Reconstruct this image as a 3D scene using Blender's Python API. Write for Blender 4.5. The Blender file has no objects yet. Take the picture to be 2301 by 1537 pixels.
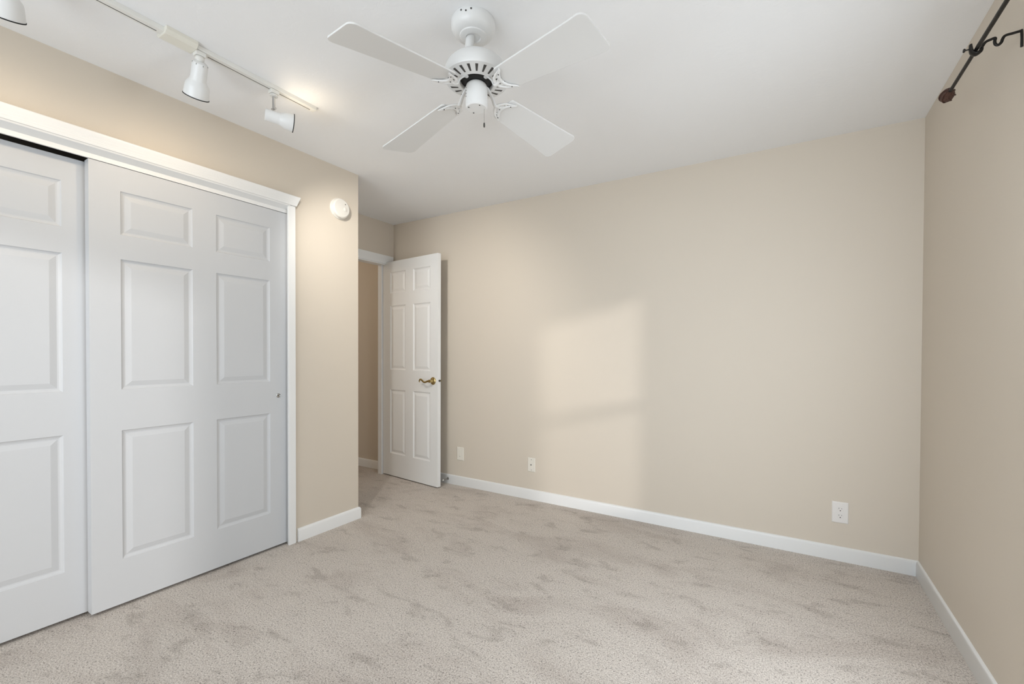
import bpy, bmesh, math, random
from mathutils import Vector, Matrix
random.seed(4)
S = bpy.context.scene
COL = S.collection
PI = math.pi

# ---------------------------------------------------------------- camera
F_PX, CX, CY = 989.2, 1183.43, 805.21
YAW, PITCH, ROLL, CAM_H = 0.531452, -0.012249, 0.0041906, 1.18595
fw = Vector((-math.sin(YAW), math.cos(YAW), 0)); rt = Vector((math.cos(YAW), math.sin(YAW), 0)); up = Vector((0, 0, 1))
f2 = fw*math.cos(PITCH) + up*math.sin(PITCH); u2 = up*math.cos(PITCH) - fw*math.sin(PITCH)
r2 = rt*math.cos(ROLL) + u2*math.sin(ROLL); u3 = u2*math.cos(ROLL) - rt*math.sin(ROLL)
cam = bpy.data.objects.new('camera', bpy.data.cameras.new('camera')); COL.objects.link(cam)
cam.matrix_world = Matrix(((r2.x, u3.x, -f2.x, 0), (r2.y, u3.y, -f2.y, 0), (r2.z, u3.z, -f2.z, CAM_H), (0, 0, 0, 1)))
cam.data.sensor_width = 36; cam.data.sensor_fit = 'HORIZONTAL'
cam.data.lens = F_PX*36/2301
cam.data.shift_x = (2301/2 - CX)/2301; cam.data.shift_y = (CY - 1537/2)/2301
cam.data.clip_start = 0.02
S.camera = cam

# ---------------------------------------------------------------- world, sun, window light, exposure
S.view_settings.view_transform = 'Standard'; S.view_settings.look = 'None'
S.view_settings.gamma = 1; S.view_settings.use_curve_mapping = False
S.view_settings.exposure = -0.44
w = bpy.data.worlds.new('world'); S.world = w; w.use_nodes = True
w.node_tree.nodes['Background'].inputs[0].default_value = (0.80, 0.90, 1.0, 1)
w.node_tree.nodes['Background'].inputs[1].default_value = 1.0
def light(name, kind, loc, direction, energy, color=(1, 1, 1), **kw):
    l = bpy.data.lights.new(name, kind); l.energy = energy; l.color = color
    for k, v in kw.items(): setattr(l, k, v)
    o = bpy.data.objects.new(name, l); COL.objects.link(o); o.location = loc
    o.rotation_euler = Vector(direction).to_track_quat('-Z', 'Y').to_euler()
    return o
light('sun', 'SUN', (4, -3, 2.5), (-1.089, 1.0, -0.25), 1.55, (1, 0.96, 0.92), angle=math.radians(3.2))
light('window_daylight', 'AREA', (0.80, 1.33, 1.15), (-1, 0.85, -0.6), 51, (0.86, 0.93, 1.0), shape='RECTANGLE', size=0.78, size_y=1.5)
light('rear_fill_light', 'AREA', (-1.0, -1.71, 1.35), (0.6, 1, 0.38), 86, (0.85, 0.93, 1.0), shape='RECTANGLE', size=2.8, size_y=1.8)  # soft fill added behind the camera, outside the added rear window

# ---------------------------------------------------------------- materials
def lin(c): return tuple(((v/255)/12.92 if v/255 <= .04045 else ((v/255+.055)/1.055)**2.4) for v in c) + (1,)
def mat(name, col, rough=.5, metal=0, bump=None, spec=.5, emit=None):
    m = bpy.data.materials.new(name); m.use_nodes = True; n = m.node_tree.nodes; L = m.node_tree.links
    b = n['Principled BSDF']; b.inputs['Base Color'].default_value = lin(col) if max(col) > 1 else tuple(col)+(1,)
    b.inputs['Roughness'].default_value = rough; b.inputs['Metallic'].default_value = metal
    b.inputs['Specular IOR Level'].default_value = spec
    if emit: b.inputs['Emission Color'].default_value = emit[0]+(1,); b.inputs['Emission Strength'].default_value = emit[1]
    if bump:
        scale, strength, dist = bump
        tc = n.new('ShaderNodeTexCoord'); no = n.new('ShaderNodeTexNoise'); bp = n.new('ShaderNodeBump')
        no.inputs['Scale'].default_value = scale; no.inputs['Detail'].default_value = 4
        bp.inputs['Strength'].default_value = strength; bp.inputs['Distance'].default_value = dist
        L.new(tc.outputs['Object'], no.inputs['Vector']); L.new(no.outputs['Fac'], bp.inputs['Height']); L.new(bp.outputs['Normal'], b.inputs['Normal'])
    return m
M = {}
M['wall'] = mat('beige_wall_paint', (0.66, 0.590, 0.500), .55, bump=(160, .12, .0015), spec=.3)
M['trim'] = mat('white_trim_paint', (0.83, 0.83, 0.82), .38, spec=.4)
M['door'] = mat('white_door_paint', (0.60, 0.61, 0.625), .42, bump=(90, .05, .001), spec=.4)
M['fan'] = mat('white_fan_enamel', (0.80, 0.80, 0.79), .3, spec=.5)
M['blade'] = mat('white_blade_laminate', (0.76, 0.755, 0.74), .45, spec=.3)
M['track'] = mat('white_track_enamel', (0.80, 0.79, 0.75), .4)
M['cream'] = mat('cream_plastic', (0.78, 0.755, 0.67), .45)
M['black'] = mat('black_void', (0.012, 0.012, 0.012), .7)
M['slot'] = mat('dark_slot', (0.06, 0.055, 0.05), .6)
M['vent'] = mat('grey_vent', (0.35, 0.35, 0.34), .6)
M['iron'] = mat('oiled_bronze_iron', (0.022, 0.020, 0.018), .42, .6, bump=(60, .3, .002))
M['rust'] = mat('rust_brown_iron', (0.075, 0.036, 0.025), .55, .25, bump=(90, .8, .003))
M['brass'] = mat('polished_brass', (0.52, 0.40, 0.18), .2, 1)
M['chrome'] = mat('brushed_nickel', (0.55, 0.55, 0.55), .22, 1)
M['plate'] = mat('almond_wall_plate', (0.78, 0.74, 0.66), .4)
M['white_plate'] = mat('white_wall_plate', (0.80, 0.77, 0.74), .35)
M['plastic'] = mat('white_plastic', (0.74, 0.71, 0.655), .45)
M['bulb'] = mat('warm_bulb', (0.9, 0.85, 0.75), .3, emit=((1.0, 0.82, 0.55), 6.0))
M['rubber'] = mat('white_rubber', (0.75, 0.74, 0.70), .6)

# ceiling: flat white paint with a light knockdown texture
m = mat('ceiling_paint', (0.89, 0.89, 0.89), .85, spec=.15); M['ceiling'] = m
n, L = m.node_tree.nodes, m.node_tree.links
tc = n.new('ShaderNodeTexCoord'); no = n.new('ShaderNodeTexNoise'); no.inputs['Scale'].default_value = 22; no.inputs['Detail'].default_value = 5; no.inputs['Distortion'].default_value = .8
cr = n.new('ShaderNodeValToRGB'); cr.color_ramp.elements[0].position = .50; cr.color_ramp.elements[1].position = .60
bp = n.new('ShaderNodeBump'); bp.inputs['Strength'].default_value = .09; bp.inputs['Distance'].default_value = .0025
L.new(tc.outputs['Object'], no.inputs['Vector']); L.new(no.outputs['Fac'], cr.inputs['Fac']); L.new(cr.outputs['Color'], bp.inputs['Height']); L.new(bp.outputs['Normal'], n['Principled BSDF'].inputs['Normal'])

# carpet: speckled cut pile with vacuum streaks
m = mat('taupe_cut_pile_carpet', (0.42, 0.36, 0.31), .95, spec=.05); M['carpet'] = m
n, L = m.node_tree.nodes, m.node_tree.links; b = n['Principled BSDF']
def noise(scale, detail=2, rough=.5, vec=None, dist=0):
    x = n.new('ShaderNodeTexNoise'); x.inputs['Scale'].default_value = scale; x.inputs['Detail'].default_value = detail
    x.inputs['Roughness'].default_value = rough; x.inputs['Distortion'].default_value = dist
    L.new(vec, x.inputs['Vector']); return x.outputs['Fac']
def ramp(fac, stops):
    r = n.new('ShaderNodeValToRGB'); e = r.color_ramp.elements
    while len(e) < len(stops): e.new(.5)
    for k, (p, c) in enumerate(stops): e[k].position = p; e[k].color = c if len(c) == 4 else tuple(c)+(1,)
    L.new(fac, r.inputs['Fac']); return r.outputs['Color']
def mix(a, bb, fac, mode='MULTIPLY'):
    x = n.new('ShaderNodeMix'); x.data_type = 'RGBA'; x.blend_type = mode; x.inputs['Factor'].default_value = fac
    L.new(a, x.inputs['A']); L.new(bb, x.inputs['B']); return x.outputs['Result']
tc = n.new('ShaderNodeTexCoord'); ob = tc.outputs['Object']
mp = n.new('ShaderNodeMapping'); mp.inputs['Rotation'].default_value = (0, 0, math.radians(-62)); mp.inputs['Scale'].default_value = (1.0, 2.1, 1); L.new(ob, mp.inputs['Vector'])
speck = ramp(noise(190, 3, .70, ob), [(.32, (.25, .21, .185)), (.42, (.53, .475, .425)), (.53, (.66, .60, .545)), (.68, (.82, .77, .71))])
holes = ramp(noise(120, 2, .6, ob), [(.33, (.40,)*3), (.42, (1,)*3), (.62, (1.0,)*3), (.75, (1.0,)*3)])
streak = ramp(noise(1.7, 4, .6, mp.outputs['Vector'], .6), [(.33, (.82, .80, .79)), (.50, (1, 1, 1)), (.8, (1.0, 1.0, 1.0))])
patch = ramp(noise(5.0, 4, .65, mp.outputs['Vector'], .4), [(.34, (.74, .73, .72)), (.44, (.97, .97, .97)), (.66, (1, 1, 1))])
col = mix(mix(mix(speck, holes, .8), streak, .8), patch, .8)
L.new(col, b.inputs['Base Color'])
bp = n.new('ShaderNodeBump'); bp.inputs['Strength'].default_value = .5; bp.inputs['Distance'].default_value = .006
L.new(noise(140, 3, .6, ob), bp.inputs['Height']); L.new(bp.outputs['Normal'], b.inputs['Normal'])

# ---------------------------------------------------------------- mesh helpers
def obj(name, bm, m, parent=None, smooth=False, loc=None, rot=None, bevel=0):
    bmesh.ops.recalc_face_normals(bm, faces=bm.faces[:])
    me = bpy.data.meshes.new(name); bm.to_mesh(me); bm.free()
    me.materials.append(m)
    if smooth:
        for p in me.polygons: p.use_smooth = True
        try: me.set_sharp_from_angle(angle=math.radians(smooth if smooth is not True else 40))
        except Exception: pass
    o = bpy.data.objects.new(name, me); COL.objects.link(o)
    if parent: o.parent = parent
    if loc: o.location = loc
    if rot: o.rotation_euler = rot
    if bevel:
        b = o.modifiers.new('bevel', 'BEVEL'); b.width = bevel; b.segments = 2; b.limit_method = 'ANGLE'
    return o
def tag(o, label=None, cat=None, group=None, kind=None):
    if label: o['label'] = label
    if cat: o['category'] = cat
    if group: o['group'] = group
    if kind: o['kind'] = kind
    return o
def empty(name, loc=(0, 0, 0), rot=(0, 0, 0)):
    o = bpy.data.objects.new(name, None); COL.objects.link(o); o.location = loc; o.rotation_euler = rot; o.empty_display_size = .05
    return o
def BM(): return bmesh.new()
def box(bm, x0, x1, y0, y1, z0, z1, mtx=None):
    vs = [bm.verts.new((x, y, z)) for x in (x0, x1) for y in (y0, y1) for z in (z0, z1)]
    if mtx: 
        for v in vs: v.co = mtx @ v.co
    for f in ((0, 1, 3, 2), (4, 6, 7, 5), (0, 4, 5, 1), (2, 3, 7, 6), (0, 2, 6, 4), (1, 5, 7, 3)): bm.faces.new([vs[i] for i in f])
    return bm
def lathe(bm, prof, seg=48, mtx=None, cap=True):
    rings = []
    for r, z in prof:
        rings.append([bm.verts.new((r*math.cos(2*PI*k/seg), r*math.sin(2*PI*k/seg), z)) for k in range(seg)])
    if mtx:
        for rg in rings:
            for v in rg: v.co = mtx @ v.co
    for a, c in zip(rings, rings[1:]):
        for k in range(seg): bm.faces.new((a[k], a[(k+1) % seg], c[(k+1) % seg], c[k]))
    if cap:
        bm.faces.new(rings[0][::-1]); bm.faces.new(rings[-1])
    return bm
def catmull(pts, n=6):
    P = [Vector(p) for p in pts]; P = [2*P[0]-P[1]] + P + [2*P[-1]-P[-2]]; out = []
    for i in range(1, len(P)-2):
        for k in range(n):
            t = k/n
            out.append(.5*((2*P[i]) + (P[i+1]-P[i-1])*t + (2*P[i-1]-5*P[i]+4*P[i+1]-P[i+2])*t*t + (3*P[i]-P[i-1]-3*P[i+1]+P[i+2])*t**3))
    out.append(P[-2]); return out
def tube(bm, pts, rad, seg=10, flat=1.0, normal=Vector((0, 0, 1)), spline=0):
    """rad: number or list of radii; flat: squash across 'normal'."""
    if spline:
        if not isinstance(rad, (int, float)):
            rr = [c[0] for c in catmull([(r, 0, 0) for r in rad], spline)]
        else: rr = None
        pts = catmull(pts, spline); rad = rr if rr else rad
    pts = [Vector(p) for p in pts]; nP = len(pts); rings = []
    for i, p in enumerate(pts):
        t = (pts[min(i+1, nP-1)] - pts[max(i-1, 0)]).normalized()
        s = t.cross(normal)
        if s.length < 1e-4: s = t.cross(Vector((1, 0, 0)))
        s.normalize(); q = s.cross(t).normalized()
        r = rad if isinstance(rad, (int, float)) else rad[i]
        rings.append([bm.verts.new(p + s*math.cos(2*PI*k/seg)*r + q*math.sin(2*PI*k/seg)*r*flat) for k in range(seg)])
    for a, c in zip(rings, rings[1:]):
        for k in range(seg): bm.faces.new((a[k], a[(k+1) % seg], c[(k+1) % seg], c[k]))
    bm.faces.new(rings[0][::-1]); bm.faces.new(rings[-1])
    return bm
def prism(bm, prof, axis, a0, a1, m0=0, m1=0):
    """prof: list of (p, z) where p is the offset out of the wall; extruded along axis from a0 to a1, mitred by m0*p / m1*p."""
    r0 = []; r1 = []
    for pp, z in prof:
        r0.append(bm.verts.new(axis(a0 + m0*pp, pp, z))); r1.append(bm.verts.new(axis(a1 + m1*pp, pp, z)))
    k = len(prof)
    for i in range(k): bm.faces.new((r0[i], r0[(i+1) % k], r1[(i+1) % k], r1[i]))
    bm.faces.new(r0[::-1]); bm.faces.new(r1)
    return bm

# ---------------------------------------------------------------- room shell
H = 2.44; XL = -2.6217; XR = 0.6252; YB = 3.0859; XN = -3.3414; YC = 2.0937; YR = -1.6
HX = -4.70     # far side of the hallway
bm = BM(); box(bm, HX-.12, XR+.12, YR-.12, YB+.12, -.1, 0); fl = obj('floor', bm, M['carpet']); tag(fl, 'taupe cut pile carpet with vacuum marks covering the room', 'carpet', kind='structure')
bm = BM(); box(bm, HX-.12, XR+.12, YR-.12, YB+.12, H, H+.1); tag(obj('ceiling', bm, M['ceiling']), 'flat white ceiling with a light knockdown texture', 'ceiling', kind='structure')
bm = BM(); box(bm, HX-.12, XR+.12, YB, YB+.12, 0, H); tag(obj('wall_back', bm, M['wall']), 'long beige wall with three wall plates and a sunlit patch', 'wall', kind='structure')
# right wall with its window opening
WY0, WY1, WZ0, WZ1 = 0.85, 1.71, 0.40, 1.955
bm = BM()
box(bm, XR, XR+.12, WY1, YB, 0, H); box(bm, XR, XR+.12, YR, WY0, 0, H); box(bm, XR, XR+.12, WY0, WY1, 0, WZ0); box(bm, XR, XR+.12, WY0, WY1, WZ1, H)
tag(obj('wall_right', bm, M['wall']), 'beige wall on the right under the dark curtain rod', 'wall', kind='structure')
# rear wall (behind the camera) with a wide opening added to let light in
bm = BM(); RX0, RX1, RZ0, RZ1 = -2.45, 0.42, 0.45, 2.2
box(bm, XL, RX0, YR-.12, YR, 0, H); box(bm, RX1, XR+.12, YR-.12, YR, 0, H); box(bm, RX0, RX1, YR-.12, YR, 0, RZ0); box(bm, RX0, RX1, YR-.12, YR, RZ1, H)
box(bm, HX-.12, XL, YR-.12, YR, 0, H)
tag(obj('wall_front', bm, M['wall']), 'beige wall behind the viewer with an opening for an added window', 'wall', kind='structure')
# closet wall: opening y CY0..CY1
CY0, CY1, CZ = -0.32, 1.600, 2.085
bm = BM()
box(bm, XL-.09, XL, CY1, YC, 0, H); box(bm, XL-.09, XL, YR, CY0, 0, H); box(bm, XL-.09, XL, CY0, CY1, CZ, H)
box(bm, XN, XL-.09, YC-.09, YC, 0, H)
tag(obj('wall_left', bm, M['wall']), 'beige closet wall around the white sliding doors', 'wall', kind='structure')
# entry wall with door opening, hallway walls
DY0, DY1, DZ = 2.19, 3.022, 2.035
bm = BM()
box(bm, XN-.085, XN, DY1, YB, 0, H); box(bm, XN-.085, XN, YR, DY0, 0, H); box(bm, XN-.085, XN, DY0, DY1, DZ, H)
tag(obj('wall_entry', bm, M['wall']), 'short beige wall in the recess with the open doorway', 'wall', kind='structure')
bm = BM(); box(bm, HX-.12, HX, YR, YB, 0, H); box(bm, HX, XN-.085, 0.6, 0.7, 0, H)
tag(obj('wall_hall', bm, M['wall']), 'hallway wall beyond the doorway', 'wall', kind='structure')

# ---------------------------------------------------------------- baseboards (rounded top edge)
BH, BT = .0815, .0135
bprof = [(0, 0), (BT, 0), (BT, BH-.016), (BT-.0025, BH-.007), (BT-.007, BH-.0015), (0, BH)]
bm = BM(); prism(bm, bprof, lambda a, q, z: (a, YB-q, z), XN, XR, 1, -1)
tag(obj('baseboard_back', bm, M['trim'], smooth=50), 'white baseboard along the long beige wall', 'baseboard', kind='structure')
bm = BM(); prism(bm, bprof, lambda a, q, z: (XR-q, a, z), YR, YB, 0, -1)
tag(obj('baseboard_right', bm, M['trim'], smooth=50), 'white baseboard along the right wall', 'baseboard', kind='structure')
bm = BM(); prism(bm, bprof, lambda a, q, z: (XL+q, a, z), 1.636, YC, 0, 1)
prism(bm, bprof, lambda a, q, z: (a, YC+q, z), XN+.02, XL, 0, 1)
tag(obj('baseboard_left', bm, M['trim'], smooth=50), 'short white baseboard right of the closet, wrapping the corner', 'baseboard', kind='structure')
bm = BM(); prism(bm, bprof, lambda a, q, z: (a, YB-q, z), HX, XN-.085)
tag(obj('baseboard_hall', bm, M['trim'], smooth=50), 'white baseboard seen through the doorway', 'baseboard', kind='structure')

# ---------------------------------------------------------------- closet trim
# crown-like head casing, flared end
hp = [(0, 2.080), (.021, 2.080), (.0225, 2.0815), (.0245, 2.088), (.0243, 2.090), (.0265, 2.097), (.0262, 2.099), (.0295, 2.109), (.0292, 2.111), (.0325, 2.121), (.0345, 2.128), (.0348, 2.134), (.033, 2.137), (0, 2.137)]
bm = BM(); r0 = []; r1 = []
for q, z in hp:
    e = 1.624 + .020*(z-2.080)/.057
    r0.append(bm.verts.new((XL+q, CY0-.04, z))); r1.append(bm.verts.new((XL+q, e, z)))
for i in range(len(hp)): bm.faces.new((r0[i], r0[(i+1) % len(hp)], r1[(i+1) % len(hp)], r1[i]))
bm.faces.new(r0[::-1]); bm.faces.new(r1)
tag(obj('trim_1', bm, M['trim']), 'white moulded head casing over the closet doors', 'trim', kind='structure')
bm = BM(); box(bm, XL-.002, XL+.014, 1.577, 1.622, 0, 2.080); box(bm, XL-.09, XL, CY1-.006, CY1, 0, 2.083)
box(bm, XL-.004, XL+.014, CY0-.04, CY0+.012, 0, 2.080); box(bm, XL-.09, XL+.003, CY0, CY0+.012, 0, 2.083)
tag(obj('trim_2', bm, M['trim'], bevel=.002), 'narrow white side casing of the closet opening', 'trim', kind='structure')
# soffit, fascia strip over the doors and the rear track
bm = BM(); box(bm, XL-.088, XL-.025, CY0+.012, CY1-.013, 2.072, 2.0845); prism(bm, [(.020, 2.0795), (.016, 2.073), (-.0195, 2.055), (-.0195, 2.0345), (-.029, 2.0345), (-.029, 2.0795)], lambda a, q, z: (XL+q, a, z), CY0+.012, CY1-.013)
tag(obj('trim_3', bm, M['trim']), 'white fascia strip hiding the sliding door track', 'trim', kind='structure')

# ---------------------------------------------------------------- panel doors
def panel_door(bm, w_, h_, t_, panels, both=True):
    """leaf in x 0..w, z 0..h, front face y=0 looking to -y, thickness to y=t. panels: (x0,x1,z0,z1)"""
    xs = sorted({0, w_} | {v for p_ in panels for v in p_[:2]}); zs = sorted({0, h_} | {v for p_ in panels for v in p_[2:]})
    def face(yf, s):
        cache = {}
        def V(x, z, d=0):
            k = (round(x, 5), round(z, 5), round(d, 5))
            if k not in cache: cache[k] = bm.verts.new((x, yf + s*d, z))
            return cache[k]
        for i in range(len(xs)-1):
            for j in range(len(zs)-1):
                a, b_, c, d = xs[i], xs[i+1], zs[j], zs[j+1]
                if any(abs(a-p_[0]) < 1e-6 and abs(b_-p_[1]) < 1e-6 and abs(c-p_[2]) < 1e-6 and abs(d-p_[3]) < 1e-6 for p_ in panels):
                    rings = [(0, 0), (.004, .0045), (.011, .0075), (.016, .0080), (.036, .0025), (.039, .0018)]
                    prev = None
                    for ins, dep in rings:
                        q = [V(a+ins, c+ins, dep), V(b_-ins, c+ins, dep), V(b_-ins, d-ins, dep), V(a+ins, d-ins, dep)]
                        if prev:
                            for k in range(4): bm.faces.new((prev[k], prev[(k+1) % 4], q[(k+1) % 4], q[k]))
                        prev = q
                    bm.faces.new(prev)
                else:
                    bm.faces.new((V(a, c), V(b_, c), V(b_, d), V(a, d)))
        return V
    V0 = face(0, 1)
    if both: V1 = face(t_, -1)
    else:
        V1 = face.__call__ if False else None
        c2 = {}
        def V1(x, z, d=0):
            k = (round(x, 5), round(z, 5))
            if k not in c2: c2[k] = bm.verts.new((x, t_, z))
            return c2[k]
        for i in range(len(xs)-1):
            for j in range(len(zs)-1):
                bm.faces.new((V1(xs[i], zs[j]), V1(xs[i], zs[j+1]), V1(xs[i+1], zs[j+1]), V1(xs[i+1], zs[j])))
    for i in range(len(xs)-1):
        for z in (0, h_): bm.faces.new((V0(xs[i], z), V0(xs[i+1], z), V1(xs[i+1], z), V1(xs[i], z)))
    for j in range(len(zs)-1):
        for x in (0, w_): bm.faces.new((V0(x, zs[j]), V0(x, zs[j+1]), V1(x, zs[j+1]), V1(x, zs[j])))
    return bm
ROT_X = (0, 0, PI/2)   # local x -> +y, local -y -> +x
def closet_door(name, x_face, y0, wd, zb, zt, label, stile=.117, th=.034):
    r = empty(name, (x_face, y0, zb), ROT_X)
    c0 = .804 - .697   # left stile of the front door
    cols = [(c0, c0+.286), (wd-stile-.286, wd-stile)]
    rows = [(.221-zb, .820-zb), (1.008-zb, 1.610-zb), (1.722-zb, 1.922-zb)]
    bm = BM(); panel_door(bm, wd, zt-zb, th, [(c[0], c[1], q[0], q[1]) for c in cols for q in rows], False)
    obj('door_panel', bm, M['door'], r)
    tag(r, label, 'sliding door', kind='structure')
    return r
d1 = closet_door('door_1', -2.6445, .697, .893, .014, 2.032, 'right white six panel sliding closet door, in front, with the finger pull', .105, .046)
bm = BM(); mt = Matrix.Rotation(PI/2, 4, 'X')
lathe(bm, [(.0, .0005), (.0125, .0005), (.013, .003), (.0105, .004), (.008, .0005), (.0, .0002)], 28, mt, cap=False)
fp = obj('finger_pull', bm, M['chrome'], d1, smooth=True, loc=(1.533-.697, 0, .922-.014)); fp['label'] = 'round satin metal finger pull'
bm = BM(); lathe(bm, [(0, .001), (.0035, .001), (.0035, .0032), (0, .0035)], 16, mt, cap=False)
obj('screw', bm, M['slot'], fp, smooth=True)
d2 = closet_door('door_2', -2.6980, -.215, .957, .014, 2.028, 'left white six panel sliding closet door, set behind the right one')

# ---------------------------------------------------------------- bedroom door, casing, jamb
hx, hy, fx, fy = -3.373, 2.982, -2.605, 2.905
ang = math.atan2(fy-hy, fx-hx); LW = math.hypot(fx-hx, fy-hy)
d3 = empty('door_3', (hx, hy, .010), (0, 0, ang)); tag(d3, 'white six panel bedroom door standing open with brass lever', 'door', kind='structure')
cols = [(.113, .337), (.447, .677)]; rows = [(.212, .822), (1.012, 1.620), (1.737, 1.938)]
bm = BM(); panel_door(bm, LW, 2.040, .036, [(c[0], c[1], q[0], q[1]) for c in cols for q in rows], True)
obj('door_panel', bm, M['trim'], d3)
def lever(side):
    s = -1 if side == 'front' else 1; y0 = 0 if s < 0 else .036
    h = empty('door_handle', (.716, y0, .927)); h.parent = d3; h['label'] = 'polished brass lever handle'
    R = Matrix.Rotation(PI/2 * (1 if s < 0 else -1), 4, 'X')
    bm = BM(); lathe(bm, [(0, 0), (.033, 0), (.034, .003), (.031, .008), (.022, .012), (.014, .015), (.012, .022), (.0125, .04), (.014, .046), (0, .05)], 36, R, cap=False)
    obj('rose', bm, M['brass'], h, smooth=True)
    bm = BM(); tube(bm, [(0, s*.042, 0), (-.02, s*.05, -.002), (-.042, s*.052, -.010), (-.064, s*.052, -.010), (-.086, s*.052, .004), (-.104, s*.052, .012), (-.118, s*.051, .007), (-.124, s*.050, -.006), (-.120, s*.05, -.014)],
        [.0095, .0085, .0075, .008, .0085, .008, .007, .006, .004], 12, .75, Vector((0, 1, 0)), 5)
    obj('lever', bm, M['brass'], h, smooth=True)
lever('front'); lever('back')
bm = BM(); box(bm, LW-.0005, LW+.0012, .008, .028, .902, .955); fpz = obj('latch_plate', bm, M['trim'], d3)
bm = BM(); lathe(bm, [(0, 0), (.009, 0), (.009, .009), (.006, .012), (0, .0125)], 16, Matrix.Translation((LW+.001, .018, .930)) @ Matrix.Rotation(PI/2, 4, 'Y'), cap=False)
lb = obj('latch_bolt', bm, M['slot'], d3, smooth=True); lb['label'] = 'dark latch bolt'
for hz in (.22, 1.02, 1.82):
    bm = BM(); lathe(bm, [(0, -.045), (.006, -.045), (.006, .045), (0, .045)], 14, Matrix.Translation((-.004, .040, hz)), cap=False)
    obj('hinge', bm, M['brass'], d3, smooth=True)
# casing on the room side and jamb
bm = BM()
box(bm, XN-.001, XN+.012, DY0-.07, YB-.012, DZ+.004, DZ+.086)
box(bm, XN-.001, XN+.012, DY0-.075, DY0-.004, 0, DZ+.006); box(bm, XN-.001, XN+.012, DY1+.002, YB-.014, 0, DZ+.006)
tag(obj('trim_4', bm, M['trim'], bevel=.002), 'white casing around the bedroom doorway', 'trim', kind='structure')
bm = BM()
box(bm, XN-.086, XN-.036, 2.968, DY1+.001, 0, DZ+.002); box(bm, XN-.086, XN+.001, DY0-.010, DY0+.010, 0, DZ+.002)
box(bm, XN-.086, XN+.001, DY0-.010, DY1+.001, DZ-.004, DZ+.010)
tag(obj('trim_5', bm, M['trim']), 'white door jamb with its stop strip', 'trim', kind='structure')

# ---------------------------------------------------------------- windows (out of frame, the rear one is added to light the room)
gl = bpy.data.materials.new('window_glass'); gl.use_nodes = True; n = gl.node_tree.nodes; L = gl.node_tree.links
n.remove(n['Principled BSDF']); tr = n.new('ShaderNodeBsdfTransparent'); go = n.new('ShaderNodeBsdfGlossy'); go.inputs['Roughness'].default_value = .02; mx = n.new('ShaderNodeMixShader'); mx.inputs[0].default_value = .06
L.new(tr.outputs[0], mx.inputs[1]); L.new(go.outputs[0], mx.inputs[2]); L.new(mx.outputs[0], n['Material Output'].inputs['Surface'])
sc = bpy.data.materials.new('insect_screen'); sc.use_nodes = True; n = sc.node_tree.nodes; L = sc.node_tree.links
df = n['Principled BSDF']; df.inputs['Base Color'].default_value = (.1, .1, .1, 1); tr = n.new('ShaderNodeBsdfTransparent'); mx = n.new('ShaderNodeMixShader'); mx.inputs[0].default_value = .10
L.new(tr.outputs[0], mx.inputs[1]); L.new(df.outputs[0], mx.inputs[2]); L.new(mx.outputs[0], n['Material Output'].inputs['Surface'])
wn = empty('window_1', (XR, (WY0+WY1)/2, WZ0)); tag(wn, 'double hung window in the right wall under the curtain rod', 'window', kind='structure')
hw = (WY1-WY0)/2; wh = WZ1-WZ0
bm = BM()
for (a, b_, c, d) in ((-hw, -hw+.03, 0, wh), (hw-.03, hw, 0, wh), (-hw, hw, 0, .03), (-hw, hw, wh-.03, wh), (-hw, hw, wh/2-.03, wh/2+.03)): box(bm, .035, .085, a, b_, c, d)
obj('window_frame', bm, M['trim'], wn)
bm = BM(); box(bm, .058, .061, -hw+.02, hw-.02, .02, wh-.02); obj('window_pane', bm, gl, wn)
bm = BM(); box(bm, .0905, .0915, -hw+.01, hw-.01, .01, wh/2); obj('insect_screen', bm, sc, wn)
bm = BM(); box(bm, -.014, 0, -hw-.06, -hw, -.06, wh+.06); box(bm, -.014, 0, hw, hw+.06, -.06, wh+.06); box(bm, -.014, 0, -hw, hw, wh, wh+.06); box(bm, -.014, 0, -hw, hw, -.06, -.02); box(bm, -.025, .035, -hw-.02, hw+.01, -.02, 0)
obj('window_casing', bm, M['trim'], wn)
wn = empty('window_fill', ((RX0+RX1)/2, YR, RZ0)); tag(wn, 'unseen wide window added behind the viewer to light the room', 'window', kind='structure')
hw = (RX1-RX0)/2; wh = RZ1-RZ0; bm = BM()
for (a, b_, c, d) in ((-hw, -hw+.04, 0, wh), (hw-.04, hw, 0, wh), (-hw, hw, 0, .04), (-hw, hw, wh-.04, wh), (-.03, .03, 0, wh)): box(bm, a, b_, -.085, -.035, c, d)
obj('window_frame', bm, M['trim'], wn)
bm = BM(); box(bm, -hw+.02, hw-.02, -.062, -.059, .02, wh-.02); obj('window_pane', bm, gl, wn)

# ---------------------------------------------------------------- ceiling fan
FX, FY = -1.019, 1.351
fan = empty('ceiling_fan', (FX, FY, H)); tag(fan, 'white four blade ceiling fan with scrolled blade arms', 'ceiling fan')
def Z(z): return z - H
bm = BM(); lathe(bm, [(.0, 0), (.080, 0), (.082, -.003), (.083, -.018), (.0825, -.028), (.079, -.038), (.072, -.046), (.062, -.052), (.052, -.0545), (.0505, -.058), (.047, -.060), (.028, -.060), (.026, -.056), (.0, -.050)], 56, Matrix.Translation((-.014, -.003, 0)), cap=False)
can = obj('canopy', bm, M['fan'], fan, smooth=35)
for a in (-1.48, -1.02, -1.25):
    bm = BM(); lathe(bm, [(0, 0), (.0032, 0), (.0032, .0015), (0, .002)], 12, Matrix.Translation((-.014, -.003, 0)) @ Matrix.Rotation(a-.0, 4, 'Z') @ Matrix.Translation((.0825, 0, -.012 - (.006 if a == -1.25 else 0))) @ Matrix.Rotation(PI/2, 4, 'Y'), cap=False)
    obj('screw', bm, M['slot'], can, smooth=True)
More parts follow.
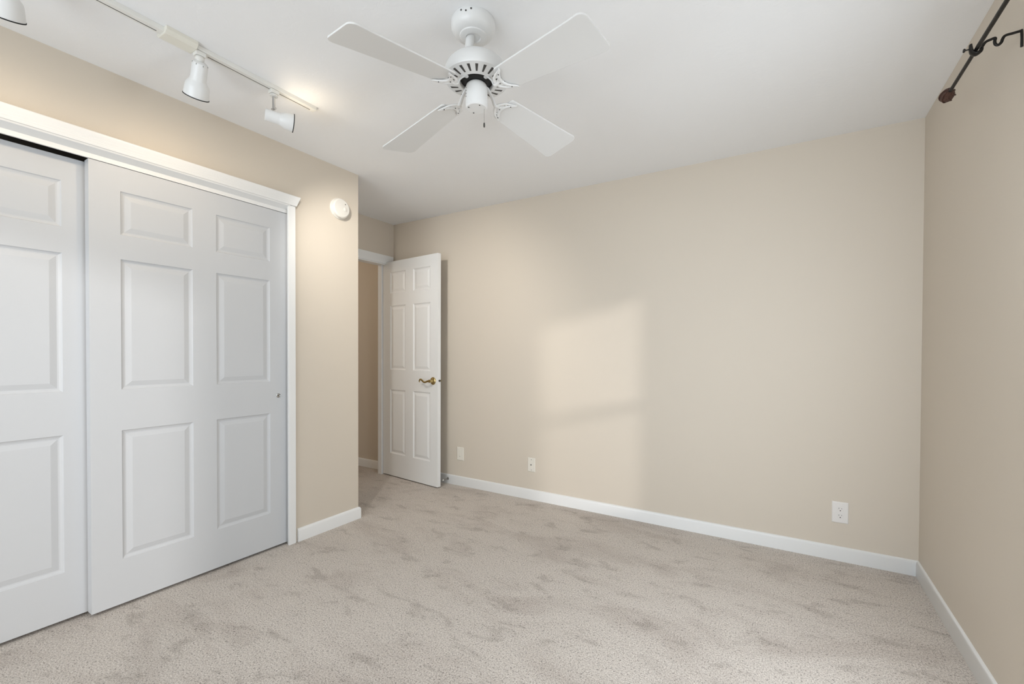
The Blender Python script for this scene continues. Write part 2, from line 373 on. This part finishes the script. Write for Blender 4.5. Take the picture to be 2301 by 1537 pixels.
bm = BM(); lathe(bm, [(0, -.040), (.0160, -.040), (.0155, -.122), (.025, -.128), (.027, -.140), (0, -.140)], 32, Matrix(((1, 0, .14, 0), (0, 1, .03, 0), (0, 0, 1, 0), (0, 0, 0, 1))) @ Matrix.Translation((-.019, -.004, 0)), cap=False); obj('downrod', bm, M['fan'], fan, smooth=35)
bm = BM(); lathe(bm, [(.020, Z(2.300)), (.050, Z(2.2995)), (.074, Z(2.294)), (.096, Z(2.281)), (.111, Z(2.265)), (.119, Z(2.247)), (.122, Z(2.230)), (.122, Z(2.221)), (.119, Z(2.2145)), (.064, Z(2.203)), (.062, Z(2.206)), (.062, Z(2.240)), (.020, Z(2.240))], 72)
mot = obj('motor_housing', bm, M['fan'], fan, smooth=35)
bm = BM()
for k in range(22):
    a = math.radians(-53) + 2*PI*k/22
    A = Matrix.Rotation(a, 4, 'Z')
    pts = [(.077, -.0030), (.108, -.0052), (.108, .0052), (.077, .0030)]
    zz = lambda r: Z(2.2145) - (.119-r)/(.055)*.0115
    lo = [bm.verts.new(A @ Vector((x, y, zz(x)-.0005))) for x, y in pts]; hi = [bm.verts.new(A @ Vector((x, y, zz(x)+.004))) for x, y in pts]
    bm.faces.new(lo); bm.faces.new(hi[::-1])
    for q in range(4): bm.faces.new((lo[q], lo[(q+1) % 4], hi[(q+1) % 4], hi[q]))
vs_ = obj('vent_slots', bm, M['slot'], mot); vs_['label'] = 'dark radial cooling slots'
bm = BM(); lathe(bm, [(0, Z(2.239)), (.061, Z(2.239)), (.061, Z(2.216)), (.050, Z(2.213)), (.040, Z(2.204)), (0, Z(2.204))], 48, cap=False)
hb = obj('rotor_hub', bm, M['black'], fan, smooth=35); hb['label'] = 'black rotor hub'
bm = BM(); lathe(bm, [(0, Z(2.206)), (.030, Z(2.204)), (.038, Z(2.197)), (.041, Z(2.188)), (.0415, Z(2.121)), (.0405, Z(2.114)), (.037, Z(2.1105)), (0, Z(2.1095))], 48, cap=False)
sw = obj('switch_housing', bm, M['fan'], fan, smooth=35)
for (a, r) in ((-.55, .030), (2.6, .030), (-2.2, .031)):
    bm = BM(); lathe(bm, [(0, -.0015), (.0022, -.001), (.0025, .0005), (0, .0005)], 12, Matrix.Translation((r*math.cos(a), r*math.sin(a), Z(2.1095))), cap=False)
    obj('screw', bm, M['slot'], sw, smooth=True)
for k in range(4):
    a = -2.55; bm = BM(); lathe(bm, [(0, 0), (.0016, 0), (.0016, .0012), (0, .0014)], 10, Matrix.Rotation(-1.52-PI/2*0-.62, 4, 'Z') @ Matrix.Translation((.0412, 0, Z(2.180)-k*.011)) @ Matrix.Rotation(PI/2, 4, 'Y'), cap=False)
    obj('vent_hole', bm, M['slot'], sw, smooth=True)
# blades
TH0 = -1.762; da = [-.032, .023, -.008, .016]; sp = [.004, .081, -.045, -.041]; dr = [-.111, -.026, -.057, -.146]
ZB, S0, HT, HR, RT = 2.172, -.188, .084, .056, .531
def bladez(k, r, v): return Z(ZB) + (S0+sp[k])*v + dr[k]*(r-.1)
for k in range(4):
    a = TH0 + k*PI/2 + da[k]
    B = empty('fan_blade'); B.parent = fan; B.rotation_euler = (0, 0, a)
    # outline with rounded corners
    hwf = lambda r: HR + (HT-HR)*(r-.15)/(RT-.15)
    r0 = .136; rc = .024; out = []
    def corner(cx_, cy_, a0, a1, rr, nn=6):
        for i in range(nn+1):
            t = a0 + (a1-a0)*i/nn; out.append((cx_+rr*math.cos(t), cy_+rr*math.sin(t)))
    corner(RT-rc, hwf(RT)-rc, PI/2, 0, rc); corner(RT-rc, -hwf(RT)+rc, 0, -PI/2, rc)
    for i in range(1, 8): r = RT-rc + (r0+.012-RT+rc)*i/8; out.append((r, -hwf(r)))
    corner(r0+.012, -hwf(r0)+.012, -PI/2, -PI, .012, 4); corner(r0+.012, hwf(r0)-.012, PI, PI/2, .012, 4)
    for i in range(1, 8): r = r0+.012 + (RT-rc-r0-.012)*i/8; out.append((r, hwf(r)))
    bm = BM()
    lo = [bm.verts.new((x, y, bladez(k, x, y)-.003)) for x, y in out]; hi = [bm.verts.new((x, y, bladez(k, x, y)+.003)) for x, y in out]
    bm.faces.new(lo[::-1]); bm.faces.new(hi)
    for i in range(len(out)): bm.faces.new((lo[i], lo[(i+1) % len(out)], hi[(i+1) % len(out)], hi[i]))
    bl = obj('blade_panel', bm, M['blade'], B, bevel=.0012)
    # scrolled iron under the root
    def P_(x, y, d=0):
        if x > .1: x = .1 + (x-.1)*.80
        y *= .86
        return (x, y, bladez(k, x, y) - .0085 + d)
    bm = BM()
    ztop = Z(2.211)
    tube(bm, [(.044, 0, ztop), (.054, 0, ztop-.001), (.066, 0, ztop-.010), (.082, 0, Z(2.184)), (.096, 0, bladez(k, .1, 0)-.010), P_(.118, 0), P_(.140, 0)],
         [.0085, .009, .0075, .0075, .0085, .009, .007], 10, .45, Vector((1, 0, 1)).normalized(), 5)
    for s in (-1, 1):
        # outer crescent horn, inner leaf and curl
        tube(bm, [P_(.138, 0), P_(.141, s*.014), P_(.150, s*.030), P_(.163, s*.043), P_(.176, s*.052), P_(.184, s*.062)], [.0062, .0065, .0060, .0050, .0040, .0018], 8, .7, Vector((0, 0, 1)), 4)
        tube(bm, [P_(.104, 0), P_(.110, s*.014), P_(.122, s*.030), P_(.140, s*.042), P_(.160, s*.050), P_(.180, s*.060)], [.0065, .0062, .0050, .0046, .0040, .0018], 8, .7, Vector((0, 0, 1)), 4)
        tube(bm, [P_(.118, s*.003), P_(.127, s*.012), P_(.138, s*.020), P_(.143, s*.028), P_(.136, s*.033), P_(.129, s*.028)], [.004, .0038, .0036, .0034, .003, .0015], 8, .7, Vector((0, 0, 1)), 4)
    lathe(bm, [(0, -.003), (.010, -.002), (.011, .003), (0, .004)], 20, Matrix.Translation(P_(.128, 0, 0)), cap=False)
    ir = obj('blade_iron', bm, M['fan'], B, smooth=50)
    for (x, y) in ((.128, 0), (.160, .042), (.160, -.042)):
        bm = BM(); lathe(bm, [(0, -.0018), (.0022, -.0012), (.0024, .001), (0, .001)], 10, Matrix.Translation(Vector(P_(x, y, -.0035))), cap=False)
        obj('screw', bm, M['slot'], ir, smooth=True)
# pull chain
pc_x, pc_y = .0255, .014
bm = BM(); 
for k in range(26): lathe(bm, [(0, -.0011), (.0010, -.0006), (.0010, .0006), (0, .0011)], 6, Matrix.Translation((pc_x, pc_y, Z(2.118)-.0023*k)), cap=False)
ch = obj('pull_chain', bm, M['chrome'], fan, smooth=True)
bm = BM(); lathe(bm, [(0, .002), (.0022, .001), (.0032, -.004), (.0034, -.012), (.0024, -.016), (0, -.017)], 16, Matrix.Translation((pc_x, pc_y, Z(2.118)-.061)), cap=False)
fb = obj('pull_fob', bm, M['slot'], ch, smooth=True); fb['label'] = 'small dark pull fob'

# ---------------------------------------------------------------- ceiling track and its heads
TX = -2.098
tr_ = empty('lighting_track', (TX, .5, H)); tag(tr_, 'white ceiling lighting track with cream feed box near the closet', 'track light')
bm = BM(); ty0, ty1 = -1.05, .905
box(bm, -.018, .018, ty0, ty1, -.018, 0); 
obj('track_rail', bm, M['track'], tr_, bevel=.0015)
bm = BM(); box(bm, -.0065, -.0030, ty0+.02, .250, -.0186, -.015); box(bm, -.0065, -.0030, .425, .685, -.0186, -.015); box(bm, -.0065, -.0030, .715, .885, -.0186, -.015)
sl = obj('track_slot', bm, M['slot'], tr_); sl['label'] = 'dark conductor slot'
bm = BM()
prof = [(-.046, 0), (-.046, -.014), (-.030, -.026), (.024, -.026), (.038, -.014), (.038, 0)]
prism(bm, prof, lambda a, q, z: (q, a, z), .266, .374)
fbx = obj('feed_box', bm, M['cream'], tr_, bevel=.0015); fbx['label'] = 'cream feed box'
bm = BM(); box(bm, -.0185, .0185, ty1-.012, ty1+.004, -.0186, 0); obj('end_cap', bm, M['track'], tr_, bevel=.002)

def align(a): return Vector(a).normalized().to_track_quat('Z', 'Y').to_matrix().to_4x4()
def head(rear, axis, Lc, kind, pivot, label, energy, cone=150, aim=None, spill=0, tint=(1.0, 0.80, 0.56)):
    r = empty('track_spotlight', (pivot[0], pivot[1], H-.0186)); tag(r, label, 'spotlight', 'white spotlights clipped to the ceiling track')
    o = Vector(r.location); rear = Vector(rear)-o; A = Matrix.Translation(rear) @ align(axis)
    bm = BM(); box(bm, -.015, .015, -.019, .019, -.018, 0); 
    obj('adapter', bm, M['track'], r, bevel=.003)
    bm = BM()
    if kind == 'stem':
        lathe(bm, [(0, -.022), (.017, -.022), (.018, -.028), (.0, -.030)], 24, cap=False)
        obj('swivel_collar', bm, M['track'], r, smooth=True)
        bm = BM(); lathe(bm, [(0, -.026), (.0065, -.026), (.0065, -.090), (0, -.090)], 16, cap=False); tube(bm, [(-.012, 0, -.086), (.012, 0, -.086)], .006, 12)
        st = obj('stem', bm, M['chrome'], r, smooth=True); st['label'] = 'short chrome stem'
    else:
        lathe(bm, [(0, -.020), (.015, -.021), (.017, -.030), (.010, -.038), (0, -.040)], 24, cap=False)
        obj('swivel_collar', bm, M['track'], r, smooth=True)
    if kind == 'stem': prof = [(0, 0), (.023, 0), (.0265, .003), (.0265, .058), (.028, .062), (.037, .084), (.0410, Lc-.004), (.0410, Lc), (.0385, Lc), (.033, .094), (.022, .080), (0, .078)]
    else: prof = [(0, 0), (.016, .001), (.025, .007), (.0275, .015), (.0285, .070), (.031, .077), (.0405, .091), (.0430, .102), (.0455, Lc), (.0420, Lc), (.036, .100), (.022, .086), (0, .082)]
    bm = BM(); lathe(bm, prof, 48, A, cap=False); sh = obj('lamp_shade', bm, M['fan'], r, smooth=35)
    bm = BM(); e_ = .0412 if kind == 'stem' else .0457; lathe(bm, [(e_, Lc-.0025), (e_+.001, Lc-.0015), (e_+.001, Lc+.0012), (e_-.0035, Lc+.0012), (e_-.0035, Lc-.0025), (e_, Lc-.0025)], 48, A, cap=False)
    rm = obj('shade_rim', bm, M['black'], sh, smooth=35); rm['label'] = 'thin black rim'
    bm = BM()
    for k in range(7):
        if kind == 'stem': break
        box(bm, .0255, .0275, -.0012, .0012, .008, .014, A @ Matrix.Rotation(k*2*PI/7, 4, 'Z'))
    if kind != 'stem': obj('vent_holes', bm, M['vent'], sh)
    else: bm.free()
    bm = BM(); lathe(bm, [(0, .090), (.012, .091), (.026, .101), (.0320, Lc-.010), (.024, Lc-.007), (0, Lc-.005)], 32, A, cap=False)
    obj('bulb', bm, M['bulb'], r, smooth=True)
    l = light('spotlight_beam', 'SPOT', (0, 0, 0), (0, 0, -1), energy, tint, spot_size=math.radians(cone), spot_blend=1.0, shadow_soft_size=.03)
    l.parent = r; l.location = A @ Vector((0, 0, Lc+.004)); l.rotation_euler = Vector(aim or axis).to_track_quat('-Z', 'Y').to_euler()
    if spill:
        g = light('spotlight_spill', 'POINT', (0, 0, 0), (0, 0, -1), spill, (1.0, 0.84, 0.62), shadow_soft_size=.022)
        g.parent = r; g.location = A @ Vector((0, 0, Lc+.030))
    return r
AX = (-.60, .13, -.79)
head((-2.094, .895, 2.384), AX, .140, 'cup', (TX, .893), 'white spotlight hanging at the cream feed box, aimed down at the closet', 6.5)
head((-2.094, .362, 2.376), AX, .142, 'cup', (TX, .370), 'white spotlight cut off by the upper left corner of the photo', 6.5)
head((-2.112, 1.165, 2.298), (.42, .90, -.06), .119, 'stem', (TX, 1.199), 'white spotlight on a chrome stem by the track end, beside the bright ceiling patch', 88, 92, (-.27, .85, -.56), .78, (1.0, .95, .87))

# ---------------------------------------------------------------- smoke detector
sd = empty('smoke_detector', (XL, 1.9385, 2.158)); tag(sd, 'round white smoke detector on the beige wall right of the closet', 'smoke detector')
R = Matrix.Rotation(PI/2, 4, 'Y')
bm = BM(); lathe(bm, [(0, .0), (.070, 0), (.070, .008), (.066, .011), (0, .011)], 56, R, cap=False); obj('mounting_base', bm, M['plastic'], sd, smooth=35)
bm = BM(); lathe(bm, [(0, .0105), (.0665, .0105), (.0665, .019), (.063, .028), (.056, .033), (.034, .0345), (0, .0350)], 56, R, cap=False); cv = obj('cover', bm, M['plastic'], sd, smooth=30)
bm = BM(); lathe(bm, [(0, .034), (.014, .034), (.0145, .0365), (.013, .0375), (0, .0378)], 28, Matrix.Translation((0, .022, -.004)) @ R, cap=False); obj('test_button', bm, M['plastic'], cv, smooth=35)
bm = BM(); lathe(bm, [(0, .034), (.003, .034), (.003, .0362), (0, .0365)], 12, Matrix.Translation((0, .024, .030)) @ R, cap=False); o_ = obj('indicator_light', bm, M['slot'], cv, smooth=35)
bm = BM()
for k in range(5): box(bm, .0340, .0352, .000, .012, -.020-.006*k, -.018-.006*k)
obj('sound_slots', bm, M['slot'], cv) if False else bm.free()

# ---------------------------------------------------------------- wall plates on the back wall
def plate(name, x, z, w_, h_, m, label, cat):
    r = empty(name, (x, YB, z)); tag(r, label, cat)
    bm = BM(); r0 = []; 
    for (q, d) in ((0, 0), (0, -.003), (.0035, -.0058), (.006, -.0062)):
        r0.append([bm.verts.new((sx*(w_/2-q), d, sz*(h_/2-q))) for sx, sz in ((-1, -1), (1, -1), (1, 1), (-1, 1))])
    for a, b_ in zip(r0, r0[1:]):
        for k in range(4): bm.faces.new((a[k], a[(k+1) % 4], b_[(k+1) % 4], b_[k]))
    bm.faces.new(r0[0]); bm.faces.new(r0[-1])
    return r, obj('cover_plate', bm, m, r)
RXm = Matrix.Rotation(PI/2, 4, 'X')
def disc(bm, x, z, r, y0, y1, seg=20, sx=1): lathe(bm, [(0, y0), (r, y0), (r, y1), (0, y1)], seg, Matrix.Translation((x, 0, z)) @ RXm @ Matrix.Diagonal((sx, 1, 1, 1)), cap=False)
def outlet_face(r, z, m, s=1.0):
    bm = BM(); lathe(bm, [(0, .005), (.0168*s, .005), (.0168*s, .0078), (.016*s, .0084), (0, .0084)], 32, Matrix.Translation((0, 0, z)) @ RXm @ Matrix.Diagonal((1, .84, 1, 1)), cap=False)
    f = obj('socket', bm, m, r, smooth=30)
    bm = BM(); disc(bm, 0, z-.0075*s, .0026*s, .0080, .0088); box(bm, -.0072*s, -.0054*s, -.0088, -.008, z+.001, z+.0085*s); box(bm, .0056*s, .0072*s, -.0088, -.008, z+.002, z+.0078*s)
    h = obj('slots', bm, M['black'], f); h['label'] = 'dark plug slots'
r, p_ = plate('electrical_outlet', .2795, .2775, .0785, .1205, M['white_plate'], 'white double outlet near the right corner of the long wall', 'outlet')
outlet_face(r, .0195, M['white_plate']); outlet_face(r, -.0195, M['white_plate'])
bm = BM(); disc(bm, 0, 0, .0025, .006, .0070, 12); obj('screw', bm, M['white_plate'], r)
r, p_ = plate('light_switch_plate', -2.4955, .283, .075, .118, M['plate'], 'almond wall plate with slim toggle, nearest the open door', 'wall plate')
r.name = 'wall_plate'
bm = BM(); box(bm, -.009, .009, -.0085, -.005, -.033, .033); tg = obj('insert', bm, M['plate'], r, bevel=.0015)
bm = BM(); box(bm, -.0035, -.0020, -.0092, -.008, -.004, .020); disc(bm, .0, -.022, .0055, .0082, .0094); o_ = obj('port', bm, M['rubber'], r)
bm = BM(); disc(bm, .0, -.022, .0030, .0094, .0100); obj('port_hole', bm, M['slot'], o_)
r, p_ = plate('coaxial_wall_plate', -1.764, .2815, .070, .1135, M['plate'], 'almond cable plate with centre jack, left of the sunlit patch', 'wall plate')
bm = BM(); disc(bm, 0, 0, .0058, .006, .0100, 6); cj = obj('cable_jack', bm, M['chrome'], r); bm = BM(); disc(bm, 0, 0, .0034, .0100, .0106, 12); obj('jack_hole', bm, M['black'], cj)
for z in (.042, -.042):
    bm = BM(); disc(bm, 0, z, .0032, .0058, .0072, 14); s_ = obj('screw', bm, M['chrome'], r)

# ---------------------------------------------------------------- door stop on the back baseboard
ds = empty('door_stop', (-2.628, YB-BT, .046)); tag(ds, 'small nickel door stop on the baseboard behind the open door', 'door stop')
bm = BM(); lathe(bm, [(0, 0), (.012, 0), (.012, .003), (.006, .006), (0, .006)], 20, RXm, cap=False); obj('mounting_flange', bm, M['chrome'], ds, smooth=35)
bm = BM(); tube(bm, [(.0048*math.cos(t*.9), -.005-t*.0010, .0048*math.sin(t*.9)) for t in range(60)], .0011, 6, normal=Vector((0, 1, 0))); obj('spring', bm, M['chrome'], ds, smooth=True)
bm = BM(); lathe(bm, [(0, .062), (.0065, .062), (.0075, .068), (.0065, .076), (0, .078)], 20, RXm, cap=False); obj('rubber_tip', bm, M['rubber'], ds, smooth=35)

# ---------------------------------------------------------------- curtain rod on the right wall
RXX, RZZ = .5185, 2.1665
cr_ = empty('curtain_rod', (RXX, 2.30, RZZ)); tag(cr_, 'dark bronze curtain rod with a cage finial over the right wall', 'curtain rod')
bm = BM(); tube(bm, [(0, -2.0, 0), (0, -.36, 0)], .0062, 16, normal=Vector((0, 0, 1))); tube(bm, [(0, -.37, 0), (0, -.085, 0)], .0057, 16); obj('rod', bm, M['iron'], cr_, smooth=35)
# finial: twisted cage knob
fi = empty('finial', (0, -.052, 0)); fi.parent = cr_; fi.scale = (.86, .9, .86); fi['label'] = 'rust brown twisted cage finial'
bm = BM(); prf = [(0, -.036), (.008, -.036), (.0095, -.030), (.0135, -.024), (.0205, -.014), (.0245, 0), (.0245, .012), (.020, .024), (.011, .031), (0, .033)]
RY = Matrix.Rotation(-PI/2, 4, 'X')
lathe(bm, prf, 32, RY, cap=False)
for v in bm.verts:
    a = math.atan2(v.co.z, v.co.x); r_ = math.hypot(v.co.x, v.co.z)
    if r_ > .012:
        s = 1 + .04*math.sin(5*a + v.co.y*110); v.co.x *= s; v.co.z *= s
obj('finial_knob', bm, M['rust'], fi, smooth=50)
bm = BM()
for k in range(6):
    a0 = k*2*PI/6
    tube(bm, [(rr*math.cos(a0+tw), yy, rr*math.sin(a0+tw)) for rr, yy, tw in ((.010, -.030, 0), (.0205, -.017, .35), (.0262, 0, .8), (.0250, .014, 1.2), (.0150, .030, 1.7), (.004, .034, 2.0))], .0026, 6, normal=Vector((0, 1, .1)), spline=4)
obj('finial_cage', bm, M['rust'], fi, smooth=50)
# bracket in the plane y = 1.96
by = 1.96
br = empty('curtain_rod_bracket', (XR, by, 2.16)); tag(br, 'dark bronze wavy bracket holding the curtain rod to the wall', 'bracket')
def bp_(x, z, dy=0): return (x-XR, dy, z-2.16)
bm = BM()
tube(bm, [bp_(.5185, 2.1530), bp_(.527, 2.158), bp_(.533, 2.172), bp_(.540, 2.183), bp_(.552, 2.187), bp_(.562, 2.188), bp_(.561, 2.178), bp_(.563, 2.168), bp_(.569, 2.164), bp_(.576, 2.170), bp_(.579, 2.180), bp_(.585, 2.188), bp_(.602, 2.189), bp_(.619, 2.190)], .0042, 8, .8, Vector((0, 1, 0)), 5)
obj('bracket_arm', bm, M['iron'], br, smooth=50)
bm = BM(); tube(bm, [bp_(.620, 2.194), bp_(.6210, 2.17), bp_(.6210, 2.140)], .0034, 8, 1.0, Vector((1, 0, 0))); obj('wall_plate', bm, M['iron'], br, smooth=50, bevel=.001).name = 'mounting_strap'
bm = BM(); tube(bm, [bp_(.5050, 2.186), bp_(.5060, 2.172), bp_(.509, 2.160), bp_(.5185, 2.1530), bp_(.529, 2.159), bp_(.531, 2.168)], [.004, .005, .0055, .0055, .0055, .005], 8, 2.0, Vector((0, 1, 0)), 5)
obj('cradle', bm, M['iron'], br, smooth=50)
bm = BM(); tube(bm, [bp_(.5085, 2.172), bp_(.492, 2.1725)], .0022, 8); lathe(bm, [(0, -.003), (.0050, -.0025), (.006, 0), (.0050, .0025), (0, .003)], 14, Matrix.Translation(bp_(.490, 2.1725)) @ Matrix.Rotation(PI/2, 4, 'Y'), cap=False)
obj('thumb_screw', bm, M['iron'], br, smooth=50)

# ---------------------------------------------------------------- fill light added to brighten the hallway, no fixture there
light('hall_fill', 'POINT', (-4.1, 1.5, 2.2), (0, 0, -1), 14, (1, .86, .70), shadow_soft_size=.12)
